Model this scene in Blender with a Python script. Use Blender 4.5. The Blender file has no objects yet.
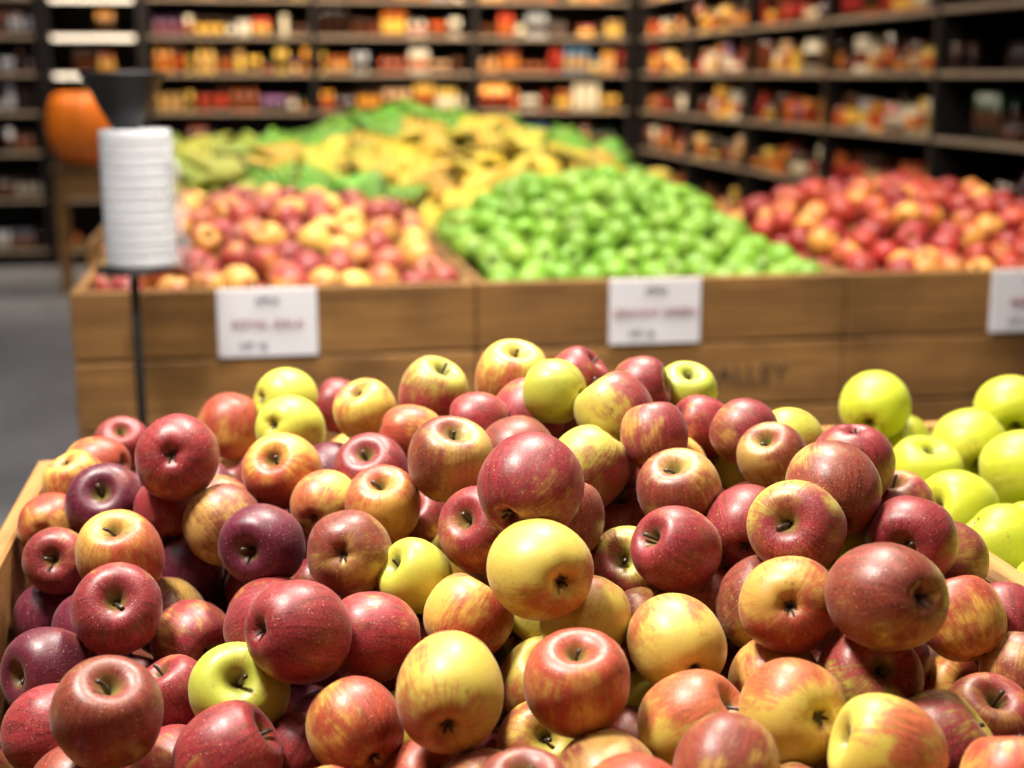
import bpy, math, random
import numpy as np
from mathutils import Vector, Matrix
rng=np.random.default_rng(7)
random.seed(5)
sc=bpy.context.scene
sc.view_settings.view_transform='Standard'
AL=math.radians(10); TH=math.radians(12.26)
CZ=1.4; RIM=.98
ca,sa=math.cos(AL),math.sin(AL)

def hx(h):
    h=h.lstrip('#'); c=[int(h[i:i+2],16)/255 for i in (0,2,4)]
    return np.array([x/12.92 if x<=.04045 else ((x+.055)/1.055)**2.4 for x in c])

# ---------------- node helpers ----------------
class G:
    def __init__(s,name):
        s.m=bpy.data.materials.new(name); s.m.use_nodes=True
        s.t=s.m.node_tree; s.b=s.t.nodes['Principled BSDF']
    def n(s,ty,**kw):
        x=s.t.nodes.new(ty)
        for k,v in kw.items(): setattr(x,k,v)
        return x
    def l(s,a,b): s.t.links.new(a,b)
    def put(s,sock,v):
        if isinstance(v,bpy.types.NodeSocket): s.l(v,sock)
        else: sock.default_value=v
    def attr(s,name,out='Vector'): return s.n('ShaderNodeAttribute',attribute_name=name).outputs[out]
    def math(s,op,a,b=0,c=0,clamp=False):
        x=s.n('ShaderNodeMath',operation=op,use_clamp=clamp)
        s.put(x.inputs[0],a); s.put(x.inputs[1],b); s.put(x.inputs[2],c); return x.outputs[0]
    def vmath(s,op,a,b):
        x=s.n('ShaderNodeVectorMath',operation=op); s.put(x.inputs[0],a); s.put(x.inputs[1],b); return x.outputs[0]
    def noise(s,vec,scale,detail=2,rough=.5):
        x=s.n('ShaderNodeTexNoise'); s.put(x.inputs['Vector'],vec); x.inputs['Scale'].default_value=scale
        x.inputs['Detail'].default_value=detail; x.inputs['Roughness'].default_value=rough; return x.outputs[0]
    def mr(s,v,a,b,c=0,d=1,smooth=False):
        x=s.n('ShaderNodeMapRange'); 
        if smooth: x.interpolation_type='SMOOTHSTEP'
        s.put(x.inputs[0],v)
        for i,q in zip((1,2,3,4),(a,b,c,d)): x.inputs[i].default_value=q
        return x.outputs[0]
    def mix(s,f,a,b,mode='MIX'):
        x=s.n('ShaderNodeMix',data_type='RGBA',blend_type=mode)
        s.put(x.inputs[0],f)
        for i,v in ((6,a),(7,b)):
            if isinstance(v,bpy.types.NodeSocket): s.l(v,x.inputs[i])
            else: x.inputs[i].default_value=(*v[:3],1)
        return x.outputs[2]
    def sep(s,v):
        x=s.n('ShaderNodeSeparateXYZ'); s.l(v,x.inputs[0]); return x.outputs
    def set(s,**kw):
        for k,v in kw.items():
            i=s.b.inputs[k.replace('_',' ')]
            if isinstance(v,bpy.types.NodeSocket): s.l(v,i)
            elif hasattr(v,'__len__') and len(v)==3 and i.type=='RGBA': i.default_value=(*v,1)
            else: i.default_value=v
    def bump(s,h,st,dist=.001):
        x=s.n('ShaderNodeBump'); s.l(h,x.inputs['Height']); x.inputs['Strength'].default_value=st
        x.inputs['Distance'].default_value=dist; s.l(x.outputs[0],s.b.inputs['Normal'])

def fruit_mat(name,rough=.3,coat=.15):
    g=G(name)
    lp=g.attr('lp'); sp=g.attr('sp'); seed=g.attr('seed'); tint=g.attr('tint'); bl=g.attr('blush')
    bf=g.attr('bf','Fac'); cv=g.sep(g.attr('cv'))
    p=g.vmath('ADD',lp,seed); q=g.vmath('ADD',sp,seed)
    n1=g.noise(p,1.4,3,.55); n2=g.noise(q,11,6,.78); n3=g.noise(p,7,5,.7); n4=g.noise(p,26,3,.6)
    m=g.math('ADD',bf,g.math('MULTIPLY',g.math('SUBTRACT',n1,.5),2.3))
    m=g.math('ADD',m,g.math('MULTIPLY',g.math('SUBTRACT',n2,.5),2.1))
    m=g.math('ADD',m,g.math('MULTIPLY',g.math('SUBTRACT',n3,.5),.6))
    m=g.math('ADD',m,g.math('MULTIPLY',g.math('SUBTRACT',n4,.5),.5))
    f=g.mr(m,-.40,.48,0,1,True)
    darkbl=g.mix(1,bl,(.36,.24,.38),'MULTIPLY')
    bl2=g.mix(g.mr(n2,.38,.60),darkbl,bl)
    bl2=g.mix(g.mr(n4,.45,.7,0,.40),bl2,g.mix(.5,bl,tint))
    under=g.mix(g.mr(n3,.35,.7,0,.5),tint,g.mix(1,tint,(1.0,.68,.65),'MULTIPLY'))
    c=g.mix(f,under,bl2)
    for scl,th,am in ((8,.11,.85),(15,.14,.6)):
        vo=g.n('ShaderNodeTexVoronoi'); g.l(p,vo.inputs['Vector']); vo.inputs['Scale'].default_value=scl
        dots=g.mr(vo.outputs['Distance'],th*.5,th,am,0)
        c=g.mix(dots,c,(.66,.50,.32))
    br=g.noise(p,3.2,5,.7); c=g.mix(g.mr(br,.64,.70,0,.65),c,hx('#6a4426'))
    c=g.mix(g.math('MULTIPLY',cv[0],g.mr(n3,.3,.6,.5,1)),c,hx('#6f6c30'))
    c=g.mix(cv[1],c,hx('#2a2012'))
    c=g.mix(cv[2],c,hx('#3d2c1a'))
    g.set(Base_Color=c,Roughness=g.mr(n3,.3,.7,rough-.06,rough+.16),Coat_Weight=coat,Coat_Roughness=.32)
    g.set(Specular_IOR_Level=.42,Sheen_Weight=.08,Sheen_Roughness=.4)
    g.bump(n4,.14,.002)
    return g.m

def wood_mat(name,axis,c1,c2,c3):
    g=G(name); tc=g.n('ShaderNodeTexCoord').outputs['Object']
    ge=g.n('ShaderNodeNewGeometry').outputs['Random Per Island']
    s=[26,26,26]; s[axis]=1.3
    mp=g.n('ShaderNodeMapping'); g.l(tc,mp.inputs[0]); mp.inputs['Scale'].default_value=s
    cx=g.n('ShaderNodeCombineXYZ'); 
    r=g.math('MULTIPLY',ge,37.0)
    for i in range(3): g.l(r,cx.inputs[i])
    v=g.vmath('ADD',mp.outputs[0],cx.outputs[0])
    n1=g.noise(v,.8,5,.65); n2=g.noise(v,4.5,4,.6); n3=g.noise(g.vmath('ADD',tc,cx.outputs[0]),4.0,4)
    c=g.mix(g.mr(n1,.36,.62),c1,c2)
    c=g.mix(g.mr(n2,.5,.72,0,.6),c,c3)
    c=g.mix(g.mr(n3,.42,.72,0,.65),c,c3)
    hsv=g.n('ShaderNodeHueSaturation'); g.l(c,hsv.inputs['Color']); g.l(g.mr(ge,0,1,.62,1.25),hsv.inputs['Value'])
    g.set(Base_Color=hsv.outputs[0],Roughness=.62,Specular_IOR_Level=.3); g.bump(n2,.35,.002)
    return g.m
def plain(name,col,rough=.5,metal=0,emit=None,es=0,var=.12):
    g=G(name); tc=g.n('ShaderNodeTexCoord').outputs['Object']
    n=g.noise(tc,9,3)
    c=g.mix(g.mr(n,.3,.7,0,1),tuple(np.array(col)*(1-var)),tuple(np.minimum(np.array(col)*(1+var),1)))
    g.set(Base_Color=c,Roughness=rough,Metallic=metal)
    if emit is not None: g.set(Emission_Color=emit,Emission_Strength=es)
    return g.m

M_app=fruit_mat('apple_skin',.37,.10); 
WX=[wood_mat('crate_wood_'+'xyz'[a],a,hx('#b0824a'),hx('#8e673a'),hx('#523820')) for a in range(3)]
M_black=plain('black_metal',(.012,.012,.013),.45,.3)
M_dark=plain('dark_shelf_metal',(.012,.009,.008),.5,.2)
M_rail=plain('price_rail',(.30,.23,.17),.4)
M_white=plain('white_card',(.74,.74,.80),.6,var=.03)
M_roll=plain('bag_roll_plastic',(.64,.67,.72),.35,var=.10)

# ---------------- mesh helpers ----------------
def new_mesh(name,V,loops,tot,mats,smooth=True,attrs=None,matidx=None,parent=None):
    me=bpy.data.meshes.new(name)
    me.vertices.add(len(V)); me.vertices.foreach_set('co',np.asarray(V,dtype=np.float32).ravel())
    me.loops.add(len(loops)); me.loops.foreach_set('vertex_index',np.asarray(loops,dtype=np.int32))
    tot=np.asarray(tot,dtype=np.int32); st=np.concatenate([[0],np.cumsum(tot)[:-1]]).astype(np.int32)
    me.polygons.add(len(tot)); me.polygons.foreach_set('loop_start',st)
    if matidx is not None: me.polygons.foreach_set('material_index',np.asarray(matidx,dtype=np.int32))
    me.polygons.foreach_set('use_smooth',np.full(len(tot),smooth))
    me.update(calc_edges=True)
    for k,a in (attrs or {}).items():
        a=np.asarray(a,dtype=np.float32)
        if a.ndim==1:
            at=me.attributes.new(k,'FLOAT','POINT'); at.data.foreach_set('value',a)
        else:
            at=me.attributes.new(k,'FLOAT_VECTOR','POINT'); at.data.foreach_set('vector',a.ravel())
    for m in mats: me.materials.append(m)
    o=bpy.data.objects.new(name,me); sc.collection.objects.link(o)
    if parent: o.parent=parent
    return o
def empty(name):
    o=bpy.data.objects.new(name,None); sc.collection.objects.link(o); return o

class Boxes:
    def __init__(s): s.b=[]
    def add(s,x0,x1,y0,y1,z0,z1,mi=0): s.b.append((x0,x1,y0,y1,z0,z1,mi))
    def build(s,name,mats,bev=.0015,parent=None):
        V=[];L=[];T=[];MI=[]
        for (x0,x1,y0,y1,z0,z1,mi) in s.b:
            b=min(bev,(x1-x0)*.3,(y1-y0)*.3,(z1-z0)*.3)
            idx={}
            lo=(x0,y0,z0); hi=(x1,y1,z1)
            for sx in (0,1):
                for sy in (0,1):
                    for sz in (0,1):
                        sg=(sx,sy,sz)
                        for ax in range(3):
                            p=[]
                            for k in range(3):
                                e=(hi if sg[k] else lo)[k]
                                if k!=ax: e+= -b if sg[k] else b
                                p.append(e)
                            idx[(sg,ax)]=len(V); V.append(p)
            cen=np.array([(x0+x1)/2,(y0+y1)/2,(z0+z1)/2])
            def face(ids):
                P=np.array([V[i] for i in ids]); n=np.cross(P[1]-P[0],P[2]-P[1])
                if np.dot(n,P.mean(0)-cen)<0: ids=ids[::-1]
                L.extend(ids); T.append(len(ids)); MI.append(mi)
            for ax in range(3):
                a1,a2=[k for k in range(3) if k!=ax]
                for sgn in (0,1):
                    q=[]
                    for (u,v) in ((0,0),(1,0),(1,1),(0,1)):
                        g=[0,0,0]; g[ax]=sgn; g[a1]=u; g[a2]=v; q.append(idx[(tuple(g),ax)])
                    face(q)
                for u in (0,1):
                    for v in (0,1):
                        g0=[0,0,0]; g0[a1]=u; g0[a2]=v; g1=list(g0); g1[ax]=1
                        g0=tuple(g0); g1=tuple(g1)
                        face([idx[(g0,a1)],idx[(g1,a1)],idx[(g1,a2)],idx[(g0,a2)]])
            for sx in (0,1):
                for sy in (0,1):
                    for sz in (0,1):
                        face([idx[((sx,sy,sz),k)] for k in range(3)])
        return new_mesh(name,V,L,T,mats,smooth=False,matidx=MI,parent=parent)

def lathe(prof,n=24,cap=True):
    V=[];L=[];T=[]
    m=len(prof)
    for (r,z) in prof:
        for i in range(n):
            a=2*math.pi*i/n; V.append((r*math.cos(a),r*math.sin(a),z))
    for j in range(m-1):
        for i in range(n):
            k=(i+1)%n; L+= [j*n+i,j*n+k,(j+1)*n+k,(j+1)*n+i]; T.append(4)
    if cap:
        L+=list(range(n))[::-1]; T.append(n); L+=[(m-1)*n+i for i in range(n)]; T.append(n)
    return np.array(V),L,T
def lathe_obj(name,prof,loc,mat,n=24,parent=None,smooth=True):
    V,L,T=lathe(prof,n); V=V+np.array(loc)
    return new_mesh(name,V,L,T,[mat],smooth=smooth,parent=parent)

def catmull(P,n):
    P=np.array(P,float); P=np.vstack([2*P[0]-P[1],P,2*P[-1]-P[-2]])
    k=len(P)-3; out=[]
    for t in np.linspace(0,k,n):
        i=min(int(t),k-1); f=t-i; a,b,c,d=P[i:i+4]
        out.append(.5*((2*b)+(-a+c)*f+(2*a-5*b+4*c-d)*f*f+(-a+3*b-3*c+d)*f**3))
    return np.array(out)
PROF=[(0,.50),(.05,.52),(.12,.62),(.22,.74),(.36,.83),(.52,.85),(.70,.77),(.86,.57),(.965,.30),(1.0,.02),(.975,-.25),(.89,-.50),(.76,-.69),(.60,-.83),(.44,-.90),(.31,-.91),(.20,-.86),(.10,-.78),(0,-.75)]
def apple(nu,nv,k):
    r=np.random.default_rng(100+k)
    pr=catmull(PROF,nv); pr[:,0]=np.maximum(pr[:,0],0)
    tall=r.uniform(.94,1.06); taper=r.uniform(-.02,.08)
    lob=r.uniform(.015,.04); ph=r.uniform(0,6.28); e2=r.uniform(0,.03); p2=r.uniform(0,6.28); skew=r.uniform(-.08,.08,2)
    V=[];sp=[];cv=[]
    for j,(R,z) in enumerate(pr):
        for i in range(nu):
            a=2*math.pi*i/nu
            rr=R*(1+lob*math.cos(5*a+ph)*max(0,.35-z)*1.0+e2*math.cos(2*a+p2)+taper*z*.9)
            zz=z*tall+ (.03*math.cos(5*a+ph)*(R if z<0 else 0)*(-z if z<0 else 0)) + .05*R*math.cos(a+p2)*(1 if z>0 else .3)
            x=rr*math.cos(a)+skew[0]*zz*.5; y=rr*math.sin(a)+skew[1]*zz*.5
            V.append((x,y,zz)); sp.append((math.cos(a),math.sin(a),z*.16))
            ct=max(0,1-R/.30) if z>.3 else 0; cb=max(0,1-R/.14) if z<-.3 else 0
            cv.append((min(1,ct*1.5),min(1,cb*1.6),0))
    L=[];T=[]
    for j in range(nv-1):
        for i in range(nu):
            q=(i+1)%nu; L+=[(j+1)*nu+i,(j+1)*nu+q,j*nu+q,j*nu+i]; T.append(4)
    b=len(V); n=6; segs=5; bend=r.uniform(-.22,.22,2); ln=r.uniform(.3,.55)
    for s in range(segs):
        t=s/(segs-1); rad=.035+.02*t*t
        for i in range(n):
            a=2*math.pi*i/n; V.append((rad*math.cos(a)+bend[0]*t*t,rad*math.sin(a)+bend[1]*t*t,.45*tall+ln*t)); sp.append((0,0,0)); cv.append((0,0,1))
    for s in range(segs-1):
        for i in range(n):
            q=(i+1)%n; L+=[b+s*n+i,b+s*n+q,b+(s+1)*n+q,b+(s+1)*n+i]; T.append(4)
    L+=[b+(segs-1)*n+i for i in range(n)]; T.append(n)
    for s in range(5):
        a=2*math.pi*s/5+ph; b=len(V)
        for (rr,da,z) in ((.05,-.6,-.76),(.05,.6,-.76),(.15,.15,-.90),(.13,-.15,-.90)):
            V.append((rr*math.cos(a+da),rr*math.sin(a+da),z*tall)); sp.append((0,0,0)); cv.append((0,0,1))
        L+=[b,b+1,b+2,b+3]; T.append(4)
    return dict(V=np.array(V),L=np.array(L),T=np.array(T),sp=np.array(sp),cv=np.array(cv))
AP_HI=[apple(48,36,k) for k in range(7)]
AP_LO=[apple(20,15,k) for k in range(4)]

def basis(ax,spin):
    z=Vector(ax).normalized(); q=z.to_track_quat('Z','Y').to_matrix(); return np.array(q@Matrix.Rotation(spin,3,'Z'))
def merge(name,tm,insts,mat,parent=None):
    A={k:[] for k in ('lp','sp','seed','tint','blush','bf','cv')}; V=[];L=[];T=[];off=0
    for it in insts:
        t=tm[it['t']%len(tm)]; R=it['R']; v=t['V']@R.T
        V.append(v*it['s']+np.array(it['p'])); n=len(v)
        A['lp'].append(t['V']); A['sp'].append(t['sp']); A['cv'].append(t['cv'])
        A['seed'].append(np.tile(rng.uniform(-50,50,3),(n,1)))
        A['tint'].append(np.tile(it['tint'],(n,1))); A['blush'].append(np.tile(it['blush'],(n,1)))
        A['bf'].append(v@np.array(it.get('bd',(0,0,0)),float)+it.get('amt',0))
        L.append(t['L']+off); T.append(t['T']); off+=n
    A={k:np.concatenate(a) for k,a in A.items()}
    return new_mesh(name,np.concatenate(V),np.concatenate(L),np.concatenate(T),[mat],attrs=A,parent=parent)

def st2cam(x,y): return x*ca-y*sa, x*sa+y*ca
def Hc(x,y):   # height of the heap surface (relative to 1.4 m) in a frame turned 10 degrees from the crate
    a=1.32-y
    h=-.27-(.45 if a>0 else .55)*(math.sqrt(a*a+.01)-.1)
    h-=.20*max(0,.05-x); h-=.25*max(0,x-.35)+3*max(0,x-.12)*max(0,y-1.2)
    return h

COL={ # skin under-colour, blush, amount of blush
 'R':('#b88c48','#902434',.62),'P':('#8a4438','#641a34',.75),'O':('#c8a04c','#ae4030',.28),'Y':('#c4b450','#b85c3a',-.16),
 'G':('#b0b844','#aa6a3c',-.58),'M':('#b8b44e','#982a3c',.08),'B':('#b0904a','#86342c',.30)}
# the upper layer of the heap: x+300, y-800, z-800, radius (all mm in the shop's axes), colour type, stem pose
HEAP='''54257430237Yu 46156229234Mu 39658327332Yr 32074025135Gr 32159125534Gr 25973922536Or 21847626238Rc 12963721530Or
14274520730Rr 14752021036Pr 31149224036Or 39347423835Ru 45539127137Bu 54751227835Rr 61343029936Mr 70250729531Gu
56446631230Gr 69844427730Rr 74044923532Gr 65740724834Or 57537726236Mr 49924728640Rb 75425826838Br 70521125337Mr
69542620334Rr 66833319434Yr 59430519434Mf 49619323838Yr 46840717331Yr 43445319434Rr 36334220836Bc 29139320236Pr
25353519232Rr 22247915232Pr 17139719937Ou 11046217530Rr 09553918530Or 17333317437Rf 09847111833Pr 22936413134Rr
31520919538Rr 28846913133Rr 39236315434Rr 39430313534Rr 45125617835Or 53721518935Yr 59817018036Yr 50811617937Ou
41812117738Yr 27122514337Gf 18017315739Bu 11732312836Pr 35416413636Or 50135809232Gr 49517610434Yf 26316012336Rr
56315610033Br 59822710233Mr 65206816737Yc 68527209832Rr 63213909433Rr 72410817137Mf 67714821537Oc 72709123939Bc
65327717133Or 80922423336Rr 86827119732Br 81915319232Or 84419611033Or 81109113335Ru 86817817232Rr 79417308532Br
74013408933Rr 85512415930Br 19539802130Rr 34743822230Yr 61140020333Rr 72837420733Br 63437229030Rr 09535304830Or
31419710330Rr 44130102931Rr 49448427930Rr 43351226430Or 37774524130Rr 59852630930Rr 65248430830Rr 72539628430Rr
73334327330Br 41631519330Gr 11358421130Or 77641326930Gr 78827721230Gr 20450020530Rr 86915506431Or 34144413931Rr
58823916930Br 75118618330Yr 21928111930Rr'''
def parse(s):
    o=[]
    for w in s.split():
        n=w.rstrip('RPOYGMBurcfb'); o.append(((int(n[:-8])-300)/1e3,(int(n[-8:-5])+800)/1e3,(int(n[-5:-2])+800)/1e3,int(n[-2:])/1e3,w[len(n):]))
    return o
heroes=parse(HEAP)

def jit(c,a=.12): return np.clip(c*rng.uniform(1-a,1+a)*rng.uniform(1-a*.5,1+a*.5,3),0,1)
def inst(p,r,c,o,k):
    t,b,am=COL[c]
    view=np.array([-sa,-ca,.25])
    if o=='u': ax=np.array([rng.uniform(-.35,.35),-.45+rng.uniform(-.15,.15),1])
    elif o=='f': ax=np.array([rng.uniform(-.35,.35)-sa,-1,.75])
    elif o=='c': ax=np.array([rng.uniform(-.4,.4),1,-.35])
    elif o=='b': ax=np.array([.8,.9,.5])
    else: ax=rng.normal(size=3)*.8+np.array([0,.15,.55])
    bd=rng.normal(size=3); bd-=view*np.dot(bd,view)*.5/1.06; bd/=np.linalg.norm(bd); 
    k2={'M':.9,'O':.6,'Y':.6,'B':.5,'G':.3}.get(c,.42)
    return dict(t=k,R=basis(ax,rng.uniform(0,6.28)),s=r*rng.uniform(1.0,1.02),p=p,tint=jit(hx(t)),blush=jit(hx(b)),bd=bd*k2,amt=am+rng.normal()*.1)
insts=[inst(h[:3],h[3],h[4][0],h[4][1],i) for i,h in enumerate(heroes)]
pts=[h[:3] for h in heroes]; rs=[h[3] for h in heroes]
def dart(xr,yr,zf,n,r0,lim,pts,rs,tol=.93):
    new=[]
    for _ in range(n):
        x=rng.uniform(xr[0]+r0,xr[1]-r0); y=rng.uniform(yr[0]+r0,yr[1]-r0); z=zf(x,y); r=r0*rng.uniform(.93,1.07)
        if z<lim: continue
        if pts:
            A=np.array(pts); d=np.sqrt(((A-(x,y,z))**2).sum(1))
            if (d<tol*(np.array(rs)+r)).any(): continue
        pts.append((x,y,z)); rs.append(r); new.append((x,y,z,r))
    return new
def Hs(x,y):
    a,b=st2cam(x,y); return CZ+max(Hc(a,b),-.47)
fill=[]
fill+=dart((-.235,.60),(.62,.86),lambda x,y:Hs(x,y),1500,.037,.7,pts,rs)
for off in (.035,.045,.06,.075,.09,.11,.13,.16,.19):
    fill+=dart((-.235,.60),(.62,1.58),lambda x,y:Hs(x,y)-off-(.02 if y>1.35 else 0)-rng.uniform(0,.015),2500,.036,.70,pts,rs)
for i,(x,y,z,r) in enumerate(fill):
    insts.append(inst((x,y,z),r,rng.choice(list('RRRRPPOB') if x<.08 else list('RROBBMYO')),'r',i))
merge('red_apple_pile',AP_HI,insts,M_app)

# foreground yellow-green apples
M_gr=fruit_mat('green_apple_skin',.38,.08)
GH=parse('97967823239 102169417638 105860620141 112463623041 99357517841 98147517041 98137816241 107752519541')
pts=[g[:3] for g in GH]; rs=[g[3] for g in GH]; ga=[g[:4] for g in GH]
for off in (0,.03,.06,.10,.14):
    ga+=dart((.64,1.5),(.62,1.58),lambda x,y:.965-off+.05*min(1,max(0,(x-.75)/.3))-rng.uniform(0,.02),1800,.040,.7,pts,rs)
def gi(x,y,z,r,i,t='#b4c030',b='#c4b848',amt=-.5):
    return dict(t=i,R=basis(rng.normal(size=3)+np.array([0,0,.6]),rng.uniform(0,6)),s=r,p=(x,y,z),tint=jit(hx(t),.08),blush=jit(hx(b)),bd=rng.normal(size=3)*.3,amt=amt)
merge('yellow_green_apple_pile',AP_HI,[gi(*q,i) for i,q in enumerate(ga)],M_gr)

# ---------------- mid piles ----------------
def mid(name,x0,x1,h,r,cols,mat,pk=.6,ex=2.6):
    y0,y1=2.91,3.93; pts=[];rs=[];al=[]
    xc=(x0+x1)/2; w=(x1-x0)/2
    def zf(x,y):
        s=min(1,max(0,(y-2.93)/pk)); s=s*s*(3-2*s)
        b=min(1,max(0,(3.93-y)/.22))
        return .965+h*s*(1-abs((x-xc)/w)**ex)*(.4+.6*b)
    for off in (0,.045,.09):
        al+=dart((x0,x1),(y0,y1),lambda x,y:zf(x,y)-off+rng.uniform(-.012,.012),4500 if off==0 else 1500,r,.7,pts,rs,.9)
    L=[]
    for i,(x,y,z,q) in enumerate(al):
        c=cols[rng.integers(len(cols))]
        L.append(gi(x,y,z,q,i,*c))
    merge(name,AP_LO,L,mat)
mid('pink_apple_pile',-.36,.42,.115,.038,[('#cc9848','#a83238',.55),('#d2a250','#b85840',.15),('#d2b056','#b04c38',-.25),('#b87c42','#982a34',.7)],M_app,ex=5)
mid('lime_green_apple_pile',.445,1.24,.165,.034,[('#6ea422','#80b230',0),('#62981c','#76a628',0),('#82ac36','#6ea422',0)],M_gr,.75)
mid('red_apple_heap',1.265,2.06,.13,.036,[('#b8502c','#ae2020',.7),('#c46a34','#b4301e',.55),('#d09a44','#b43824',.05),('#a83c28','#981c1e',.85)],M_app,.65,ex=4)

# ---------------- crates ----------------
def crate(name,x0,x1,y0,y1,zt,ph,th=.018,inner=.30):
    B=Boxes(); z=zt
    while z>.12:
        zb=max(z-ph,.06)
        B.add(x0,x1,y0,y0+th,zb+.006,z,0); B.add(x0,x1,y1-th,y1,zb+.006,z,0)
        B.add(x0,x0+th,y0+th+.001,y1-th-.001,zb+.006,z,1); B.add(x1-th,x1,y0+th+.001,y1-th-.001,zb+.006,z,1)
        z=zb
    for (a,b) in ((x0+th,y0+th),(x1-th-.04,y0+th),(x0+th,y1-th-.04),(x1-th-.04,y1-th-.04)):
        B.add(a,a+.04,b,b+.04,0,zt-.02,2)
    n=6; w=(y1-y0-2*th)/n
    for i in range(n): B.add(x0+th,x1-th,y0+th+i*w+.002,y0+th+(i+1)*w-.002,zt-inner-.018,zt-inner,0)
    return B.build(name,WX,bev=.003)
crate('wooden_produce_crate',-.255,.619,.60,1.60,RIM,.115,inner=.33)
crate('wooden_produce_crate',.621,1.52,.60,1.60,RIM,.115,inner=.33)
for i in range(3):
    crate('wooden_produce_bin',-.378+i*.8145,-.378+(i+1)*.8145-.003,2.89,3.95,RIM,.145,th=.022,inner=.25)

# ---------------- price signs ----------------
M_txt=plain('sign_ink',(.25,.05,.07),.7); M_txt2=plain('sign_ink_dark',(.05,.05,.06),.7)
def text(s,size,x,y,z,mat,parent,name):
    c=bpy.data.curves.new(name,'FONT'); c.body=s; c.size=size; c.align_x='CENTER'; c.extrude=.0006; c.materials.append(mat)
    o=bpy.data.objects.new(name,c); sc.collection.objects.link(o); o.rotation_euler=(math.radians(90),0,0); o.location=(x,y,z); o.parent=parent
for (x,a,b) in ((0.006,'APPLE','ROYAL GALA'),(.817,'APPLE','GRANNY GREEN'),(1.685,'APPLE','RED CRISP')):
    e=empty('price_sign'); B=Boxes(); B.add(x-.100,x+.100,2.882,2.887,.840,.980,0)
    B.build('card',[M_white],parent=e)
    text(a,.018,x,2.8805,.950,M_txt2,e,'heading'); text(b,.024,x,2.8805,.900,M_txt,e,'variety')
    text('2.99 / kg',.016,x-.03,2.8805,.860,M_txt2,e,'price')
e=empty('crate_stencil_lettering'); M_st=plain('stencil_ink',(.07,.045,.025),.8)
text('VALLEY',.06,1.02,2.8885,.745,M_st,e,'word')

# ---------------- bag roll stand ----------------
st=empty('plastic_bag_roll_stand'); px,py=-.238,2.735
def lo(n,prof,mat,k=24): return lathe_obj(n,prof,(px,py,0),mat,k,parent=st)
lo('pole',[(.009,.02),(.009,1.34)],M_black,12); lo('base',[(.15,0),(.15,.012),(.03,.025),(.012,.03)],M_black,32)
rp=[(.016,1.050),(.062,1.050),(.065,1.055)]
for i in range(40):
    z=1.056+i*.00612; rp+=[(.0655+.0007*math.sin(i*1.9),z),(.0648+.0009*math.sin(i*2.7),z+.003)]
rp+=[(.064,1.302),(.016,1.302)]
lathe_obj('bag_roll',rp,(px+.016,py,0),M_roll,40,parent=st)
lo('roll_rest',[(.02,1.038),(.070,1.040),(.070,1.047),(.02,1.048)],M_black)
lo('funnel_top',[(.018,1.295),(.028,1.310),(.045,1.34),(.072,1.395),(.078,1.40),(.078,1.406),(.070,1.402),(.042,1.345),(.0,1.32)],M_black,32)
g=G('clear_plastic_film'); g.set(Base_Color=(.85,.88,.92),Roughness=.25,Alpha=.32); M_film=g.m
V=[];L=[];T=[]
nx,nz=8,20
for j in range(nz):
    for i in range(nx):
        t=i/(nx-1); zz=1.29-.235*j/(nz-1)
        V.append((px+.076+.035*t*(.4+.6*j/(nz-1))+.006*math.sin(j*1.1+t*4),py-.02+.02*math.sin(t*5+j*.5),zz-.02*t))
for j in range(nz-1):
    for i in range(nx-1):
        a=j*nx+i; L+=[a,a+1,a+nx+1,a+nx]; T.append(4)
new_mesh('loose_bag',V,L,T,[M_film],parent=st)

# ---------------- bananas ----------------
def banana_bunch(k):
    V=[];L=[];T=[];cv=[]
    for f in range(5):
        a0=(f-2)*.22; base=len(V); n=7; S=9
        for s in range(S):
            t=s/(S-1); ang=-.9+1.8*t
            y=math.sin(ang)*.95; z=(math.cos(ang)-.62)*.7
            rad=.17*min(1,math.sin(math.pi*min(max(t,.03),.97))**.5+.12)
            cx=a0*(1.2-.2*t)+ (f-2)*.22*t
            for i in range(n):
                a=2*math.pi*i/n; V.append((cx+rad*math.cos(a),y,z+rad*math.sin(a))); cv.append((0,0,1 if s in(0,S-1) else 0))
        for s in range(S-1):
            for i in range(n):
                q=(i+1)%n; L+=[base+s*n+i,base+s*n+q,base+(s+1)*n+q,base+(s+1)*n+i]; T.append(4)
        L+=[base+i for i in range(n)][::-1]; T.append(n); L+=[base+(S-1)*n+i for i in range(n)]; T.append(n)
    V=np.array(V); return dict(V=V,L=np.array(L),T=np.array(T),sp=V*.3,cv=np.array(cv))
BB=[banana_bunch(k) for k in range(3)]
pts=[];rs=[]
def bz(x,y): 
    s=min(1,max(0,(y-4.3)/1.0))
    return .99+.25*s*(1-.62*abs(x-.62))-.02-.10*max(0,x-1.1)+.02*math.sin(x*7+y*4)
bl=[]
for off in (0,.07):
    bl+=dart((-.45,1.45),(4.3,5.9),lambda x,y:bz(x,y)-off+rng.uniform(-.02,.02),2500,.068,.7,pts,rs,.85)
L=[]
for i,(x,y,z,r) in enumerate(bl):
    gr_=(math.sin(x*5.1+1)+math.sin(y*6.0))>.55 or y>5.3
    c=('#62a02c','#86aa34') if gr_ else ('#d8bc3c','#b8b040')
    if x<-.05: c=('#a0b040','#b4b044')
    L.append(dict(t=i,R=basis((rng.normal()*.45,-.25+rng.normal()*.45,1),rng.uniform(-.9,.9)),s=r*1.35,p=(x,y,z),tint=jit(hx(c[0]),.3),blush=jit(hx(c[1]),.3),bd=(0,0,.2),amt=-.2))
merge('banana_bunches',BB,L,M_gr)
crate('banana_display_crate',-.5,.48,4.25,5.95,.93,.16,inner=.10)
crate('banana_display_crate',.485,1.48,4.25,5.95,.93,.16,inner=.10)

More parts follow.
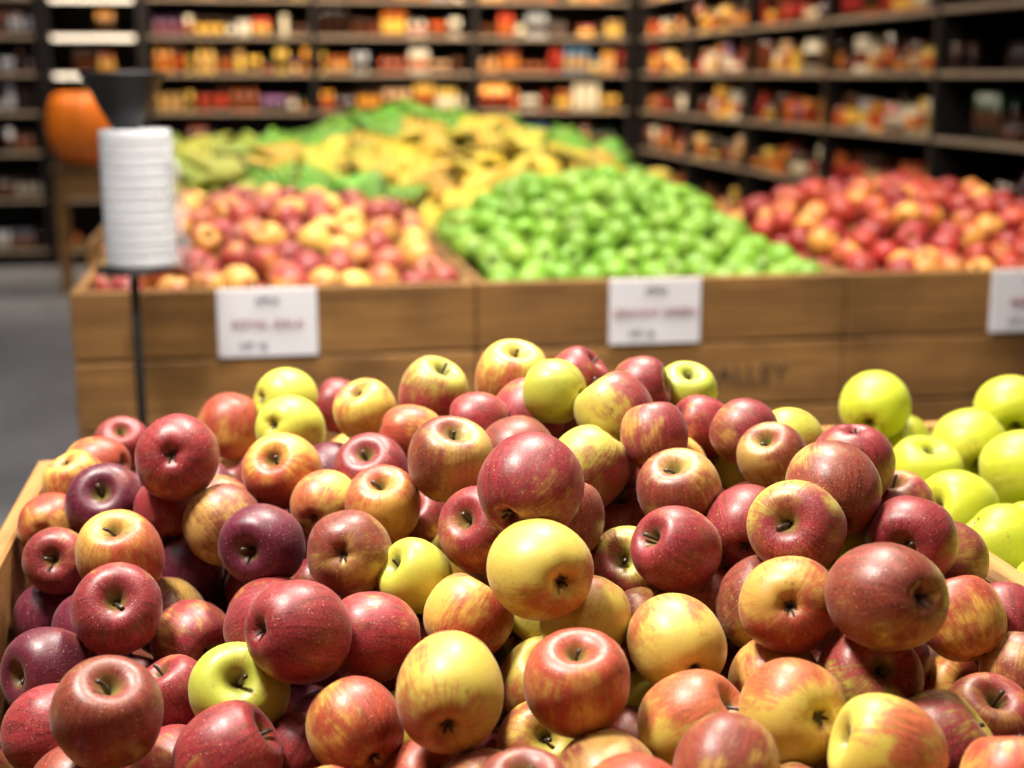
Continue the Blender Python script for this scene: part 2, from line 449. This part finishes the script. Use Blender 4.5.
# ---------------- shelving + groceries ----------------
ZS=[.12,.5,.84,1.13,1.41,1.68,1.95,2.24]
def prod(kind):
    P={'bottle':[(.0,0),(.46,0),(.5,.05),(.5,.55),(.42,.68),(.2,.8),(.18,.95),(.22,.95),(.22,1.0),(0,1)],
       'jar':[(0,0),(.46,0),(.5,.05),(.5,.72),(.42,.8),(.45,.82),(.45,.98),(0,1.0)],
       'can':[(0,0),(.5,0),(.5,.03),(.48,.05),(.48,.95),(.5,.97),(.5,1),(0,1)]}
    if kind=='box':
        V=np.array([(x,y,z) for x in(-.5,.5) for y in(-.35,.35) for z in(0,1)],float)
        L=[0,1,3,2, 4,6,7,5, 0,4,5,1, 2,3,7,6, 1,5,7,3, 0,2,6,4]; T=[4]*6
    elif kind=='pouch':
        V=[];L=[];T=[]
        for j,(w,d) in enumerate(((.45,.3),(.5,.34),(.48,.3),(.44,.16),(.46,.03))):
            for (a,b) in ((-1,-1),(0,-1.2),(1,-1),(1,1),(0,1.2),(-1,1)): V.append((a*w,b*d,j/4))
        for j in range(4):
            for i in range(6):
                q=(i+1)%6; L+=[j*6+i,j*6+q,(j+1)*6+q,(j+1)*6+i]; T.append(4)
        L+=[5,4,3,2,1,0]; T.append(6); V=np.array(V)
    else:
        V,L,T=lathe(P[kind],10,False)
    V=np.array(V); cv=np.zeros_like(V)
    return dict(V=V,L=np.array(L),T=np.array(T),sp=V,cv=cv)
PK=['bottle','jar','can','box','pouch','bottle','jar']; PT=[prod(k) for k in PK]
g=G('grocery_packaging'); lz=g.sep(g.attr('lp'))[2]
band=g.math('MULTIPLY',g.math('GREATER_THAN',lz,.2),g.math('LESS_THAN',lz,.62))
cc=g.mix(band,g.attr('tint'),g.attr('blush')); g.set(Base_Color=cc,Roughness=.22,Coat_Weight=.3); M_pk=g.m
WARM=['#b8402a','#d08038','#d8b450','#6a2c18','#d8ccb0','#c85a28','#e0d8c4','#4a2412','#b08850','#902424','#d89438','#38200f','#c8a078','#5a3018','#2a1810','#a85824','#e8b850','#20120a','#3a2416']
COOL=['#3a5a3a','#4a6a8a','#b0b4b8','#784a78']
def shelving(name,org,along,depth,length,bays,dens,bright,nseed,palette=None,strip=False):
    r=np.random.default_rng(nseed); e=empty(name); B=Boxes()
    ax=np.array(along); dx=np.array(depth); o=np.array(org)
    def bx(a0,a1,d0,d1,z0,z1,mi):
        p=o+ax*a0+dx*d0; q=o+ax*a1+dx*d1
        B.add(min(p[0],q[0]),max(p[0],q[0]),min(p[1],q[1]),max(p[1],q[1]),z0,z1,mi)
    for z in ZS:
        bx(.02,length-.02,.0,.42,z-.022,z,0); bx(.02,length-.02,-.012,-.001,z-.018,z+.004,1)
    bw=length/bays
    for i in range(bays+1): 
        a=i*bw; bx(a-.02,a+.02,-.015,.44,0,2.5,0)
    bx(0,length,.43,.45,0,2.5,0); bx(0,length,.0,.43,2.48,2.5,0)
    B.build('frame',[M_dark,M_rail],parent=e)
    L=[]
    pal=palette or WARM
    for z in ZS[:-1]:
        for b in range(bays):
            a=b*bw+.05
            while a<(b+1)*bw-.05:
                k=r.integers(7); w=r.uniform(.035,.065); h=r.uniform(.08,.20); n=r.integers(1,4)
                c=hx(pal[r.integers(len(pal))] if r.random()>.10 else COOL[r.integers(4)]); c2=hx(pal[r.integers(len(pal))])
                if r.random()>dens: a+=w*n; continue
                for _ in range(n):
                    if a+w>(b+1)*bw-.03: break
                    for row in (0,1):
                        p=o+ax*(a+w/2)+dx*(.05+row*(w+.02))
                        ang=math.atan2(ax[1],ax[0])
                        R=np.array(Matrix.Rotation(ang,3,'Z'))@np.diag([w,w,h])
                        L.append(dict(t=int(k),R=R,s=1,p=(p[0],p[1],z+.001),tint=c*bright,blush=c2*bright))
                    a+=w*1.18
                a+=.018
    merge('groceries',PT,L,M_pk,parent=e)
    if strip:
        S=Boxes(); M=plain('shelf_led',(.9,.9,.85),.5,emit=(1,.80,.58),es=1.3)
        for z in ZS[4:]: S.add(o[0]+.04,o[0]+length-.04,o[1]-.02,o[1]-.013,z-.034,z-.004,0)
        S.build('light_strips',[M],parent=e)
    return e
shelving('grocery_shelving_back',(-.78,11,0),(1,0,0),(0,1,0),3.65,3,.93,1,1)
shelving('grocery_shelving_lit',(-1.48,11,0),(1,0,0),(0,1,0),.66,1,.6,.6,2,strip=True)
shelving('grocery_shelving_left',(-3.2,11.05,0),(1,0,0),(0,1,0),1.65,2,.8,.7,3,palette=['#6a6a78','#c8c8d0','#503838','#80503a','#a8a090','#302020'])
shelving('grocery_shelving_side',(2.95,5.97,0),(0,1,0),(1,0,0),4.98,4,.93,1,4)
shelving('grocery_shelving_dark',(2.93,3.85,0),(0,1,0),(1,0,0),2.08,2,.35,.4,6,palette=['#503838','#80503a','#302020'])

# ---------------- pumpkin on a wooden stool ----------------
cx,cy=-1.10,9.7
V=[];L=[];T=[];nu,nv=64,22
PP=catmull([(0,.19),(.06,.215),(.14,.235),(.20,.20),(.232,.10),(.238,0),(.225,-.10),(.18,-.19),(.10,-.23),(0,-.22)],nv)
for j,(R,z) in enumerate(PP):
    for i in range(nu):
        a=2*math.pi*i/nu
        rib=1-.06*(1-abs(math.sin(5*a)))**2
        V.append((cx+max(R,0)*rib*math.cos(a),cy+max(R,0)*rib*math.sin(a),1.055+z*(1 if R<.02 else rib**.5)))
for j in range(nv-1):
    for i in range(nu):
        q=(i+1)%nu; L+=[(j+1)*nu+i,(j+1)*nu+q,j*nu+q,j*nu+i]; T.append(4)
b=len(V); n=8
for s_ in range(5):
    t=s_/4
    for i in range(n):
        a=2*math.pi*i/n; V.append((cx+(.028-.012*t)*math.cos(a)+.03*t*t,cy+(.028-.012*t)*math.sin(a),1.24+.08*t))
for s_ in range(4):
    for i in range(n):
        q=(i+1)%n; L+=[b+s_*n+i,b+s_*n+q,b+(s_+1)*n+q,b+(s_+1)*n+i]; T.append(4)
L+=[b+4*n+i for i in range(n)]; T.append(n)
mi=[0]*((nv-1)*nu)+[1]*(4*n+1)
M_or=plain('pumpkin_skin',hx('#f27c1c'),.4); M_stem=plain('pumpkin_stem',hx('#5c5630'),.7)
new_mesh('orange_pumpkin',V,L,T,[M_or,M_stem],matidx=mi)
B=Boxes()
for sx in(-1,1):
    for sy in(-1,1): B.add(cx+sx*.17-.02,cx+sx*.17+.02,cy+sy*.15-.02,cy+sy*.15+.02,0,.79,2)
    B.add(cx+sx*.17-.012,cx+sx*.17+.012,cy-.13,cy+.13,.30,.33,1)
B.add(cx-.21,cx+.21,cy-.19,cy+.19,.791,.822,0); B.add(cx-.15,cx+.15,cy-.16,cy-.14,.30,.33,0); B.add(cx-.15,cx+.15,cy-.16,cy-.14,.62,.78,0); B.add(cx-.15,cx+.15,cy+.14,cy+.16,.62,.78,0)
B.build('wooden_stool',WX)

# ---------------- room ----------------
def floor_mat():
    g=G('polished_concrete'); tc=g.n('ShaderNodeTexCoord').outputs['Object']
    n=g.noise(tc,.9,6,.6); n2=g.noise(tc,14,4)
    c=g.mix(g.mr(n,.3,.7),hx('#66666a'),hx('#828284')); c=g.mix(g.mr(n2,.4,.7,0,.3),c,hx('#525256'))
    g.set(Base_Color=c,Roughness=g.mr(n,.3,.7,.28,.45)); return g.m
def slab(name,a,mat):
    B=Boxes(); B.add(*a,0); B.build(name,[mat],bev=.001)
slab('floor',(-6,5,-4,12,-.1,0),floor_mat())
Mw=plain('dark_wall_paint',hx('#2a221e'),.8)
slab('wall_back',(-6,5,11.6,11.7,0,4.2),Mw); slab('wall_right',(4.2,4.3,-4,11.6,0,4.2),Mw)
slab('wall_left',(-6.1,-6,-4,11.7,0,4.2),Mw); slab('wall_front',(-6,4.2,-4.1,-4,0,4.2),Mw)
slab('ceiling',(-6,4.3,-4,11.7,4.2,4.3),plain('ceiling_paint',(.06,.055,.05),.9))

# ---------------- lights ----------------
def lamp(x,y,z,w,size,col=(1,.90,.78),tx=None):
    e=empty('ceiling_spot_or_fill')
    ld=bpy.data.lights.new('spot_or_fill_lamp','AREA'); ld.shape='DISK'; ld.size=size; ld.energy=w; ld.color=col; ld.spread=math.radians(130)
    o=bpy.data.objects.new('lamp',ld); sc.collection.objects.link(o); o.location=(x,y,z); o.parent=e
    if tx is not None:
        o.rotation_euler=(Vector(tx)-Vector((x,y,z))).to_track_quat('-Z','Y').to_euler()
    V,L,T=lathe([(size*.5+.03,z-.0),(size*.5+.035,z+.12),(.05,z+.16),(.015,z+.17),(.015,4.2)],20,False)
    new_mesh('housing',V+np.array((x,y,0)),L,T,[M_black],parent=e)
lamp(-.65,1.25,3.0,62,.42,(1,.92,.83),tx=(.1,1.15,1)); lamp(.7,.7,3.0,6,.40,tx=(.2,1.1,1)); lamp(.5,2.2,3.1,44,.42,tx=(.2,1.3,1))
for x in (-.1,.9,1.8): lamp(x,2.65,3.3,28,.3,tx=(x,3.3,.9))
for x in (0,1.2): lamp(x,4.8,3.4,30,.35,tx=(x,5,1))
for x in (-.2,1.0,2.2): lamp(x,9.6,3.5,58,.35,(1,.82,.60),tx=(x,11,1.3))
lamp(-2.4,9.6,3.5,16,.35,tx=(-2.4,11,1.3)); lamp(-1.1,8.9,3.3,14,.3,tx=(-1.13,9.7,1))
for y in (7.2,8.6,10.): lamp(1.7,y,3.5,38,.35,(1,.82,.60),tx=(3.1,y,1.3))
lamp(-1.8,5,3.8,22,.5,(.95,.96,1)); lamp(-2,8,3.8,22,.5,(.95,.96,1)); lamp(-1.6,1.2,3.8,7,.5,(.95,.96,1))  # unseen cool lamps added as fill for the dark room, housings included
w=bpy.data.worlds.new('W'); sc.world=w; w.use_nodes=True; w.node_tree.nodes['Background'].inputs[0].default_value=(.05,.045,.04,1)

# ---------------- camera ----------------
cd=bpy.data.cameras.new('camera'); cam=bpy.data.objects.new('camera',cd); sc.collection.objects.link(cam)
cam.location=(0,0,CZ); cam.rotation_euler=(math.pi/2-TH,0,-AL); cd.lens=50; cd.sensor_width=36
cd.clip_start=.05; cd.dof.use_dof=True; cd.dof.focus_distance=1.12; cd.dof.aperture_fstop=3.8
sc.camera=cam
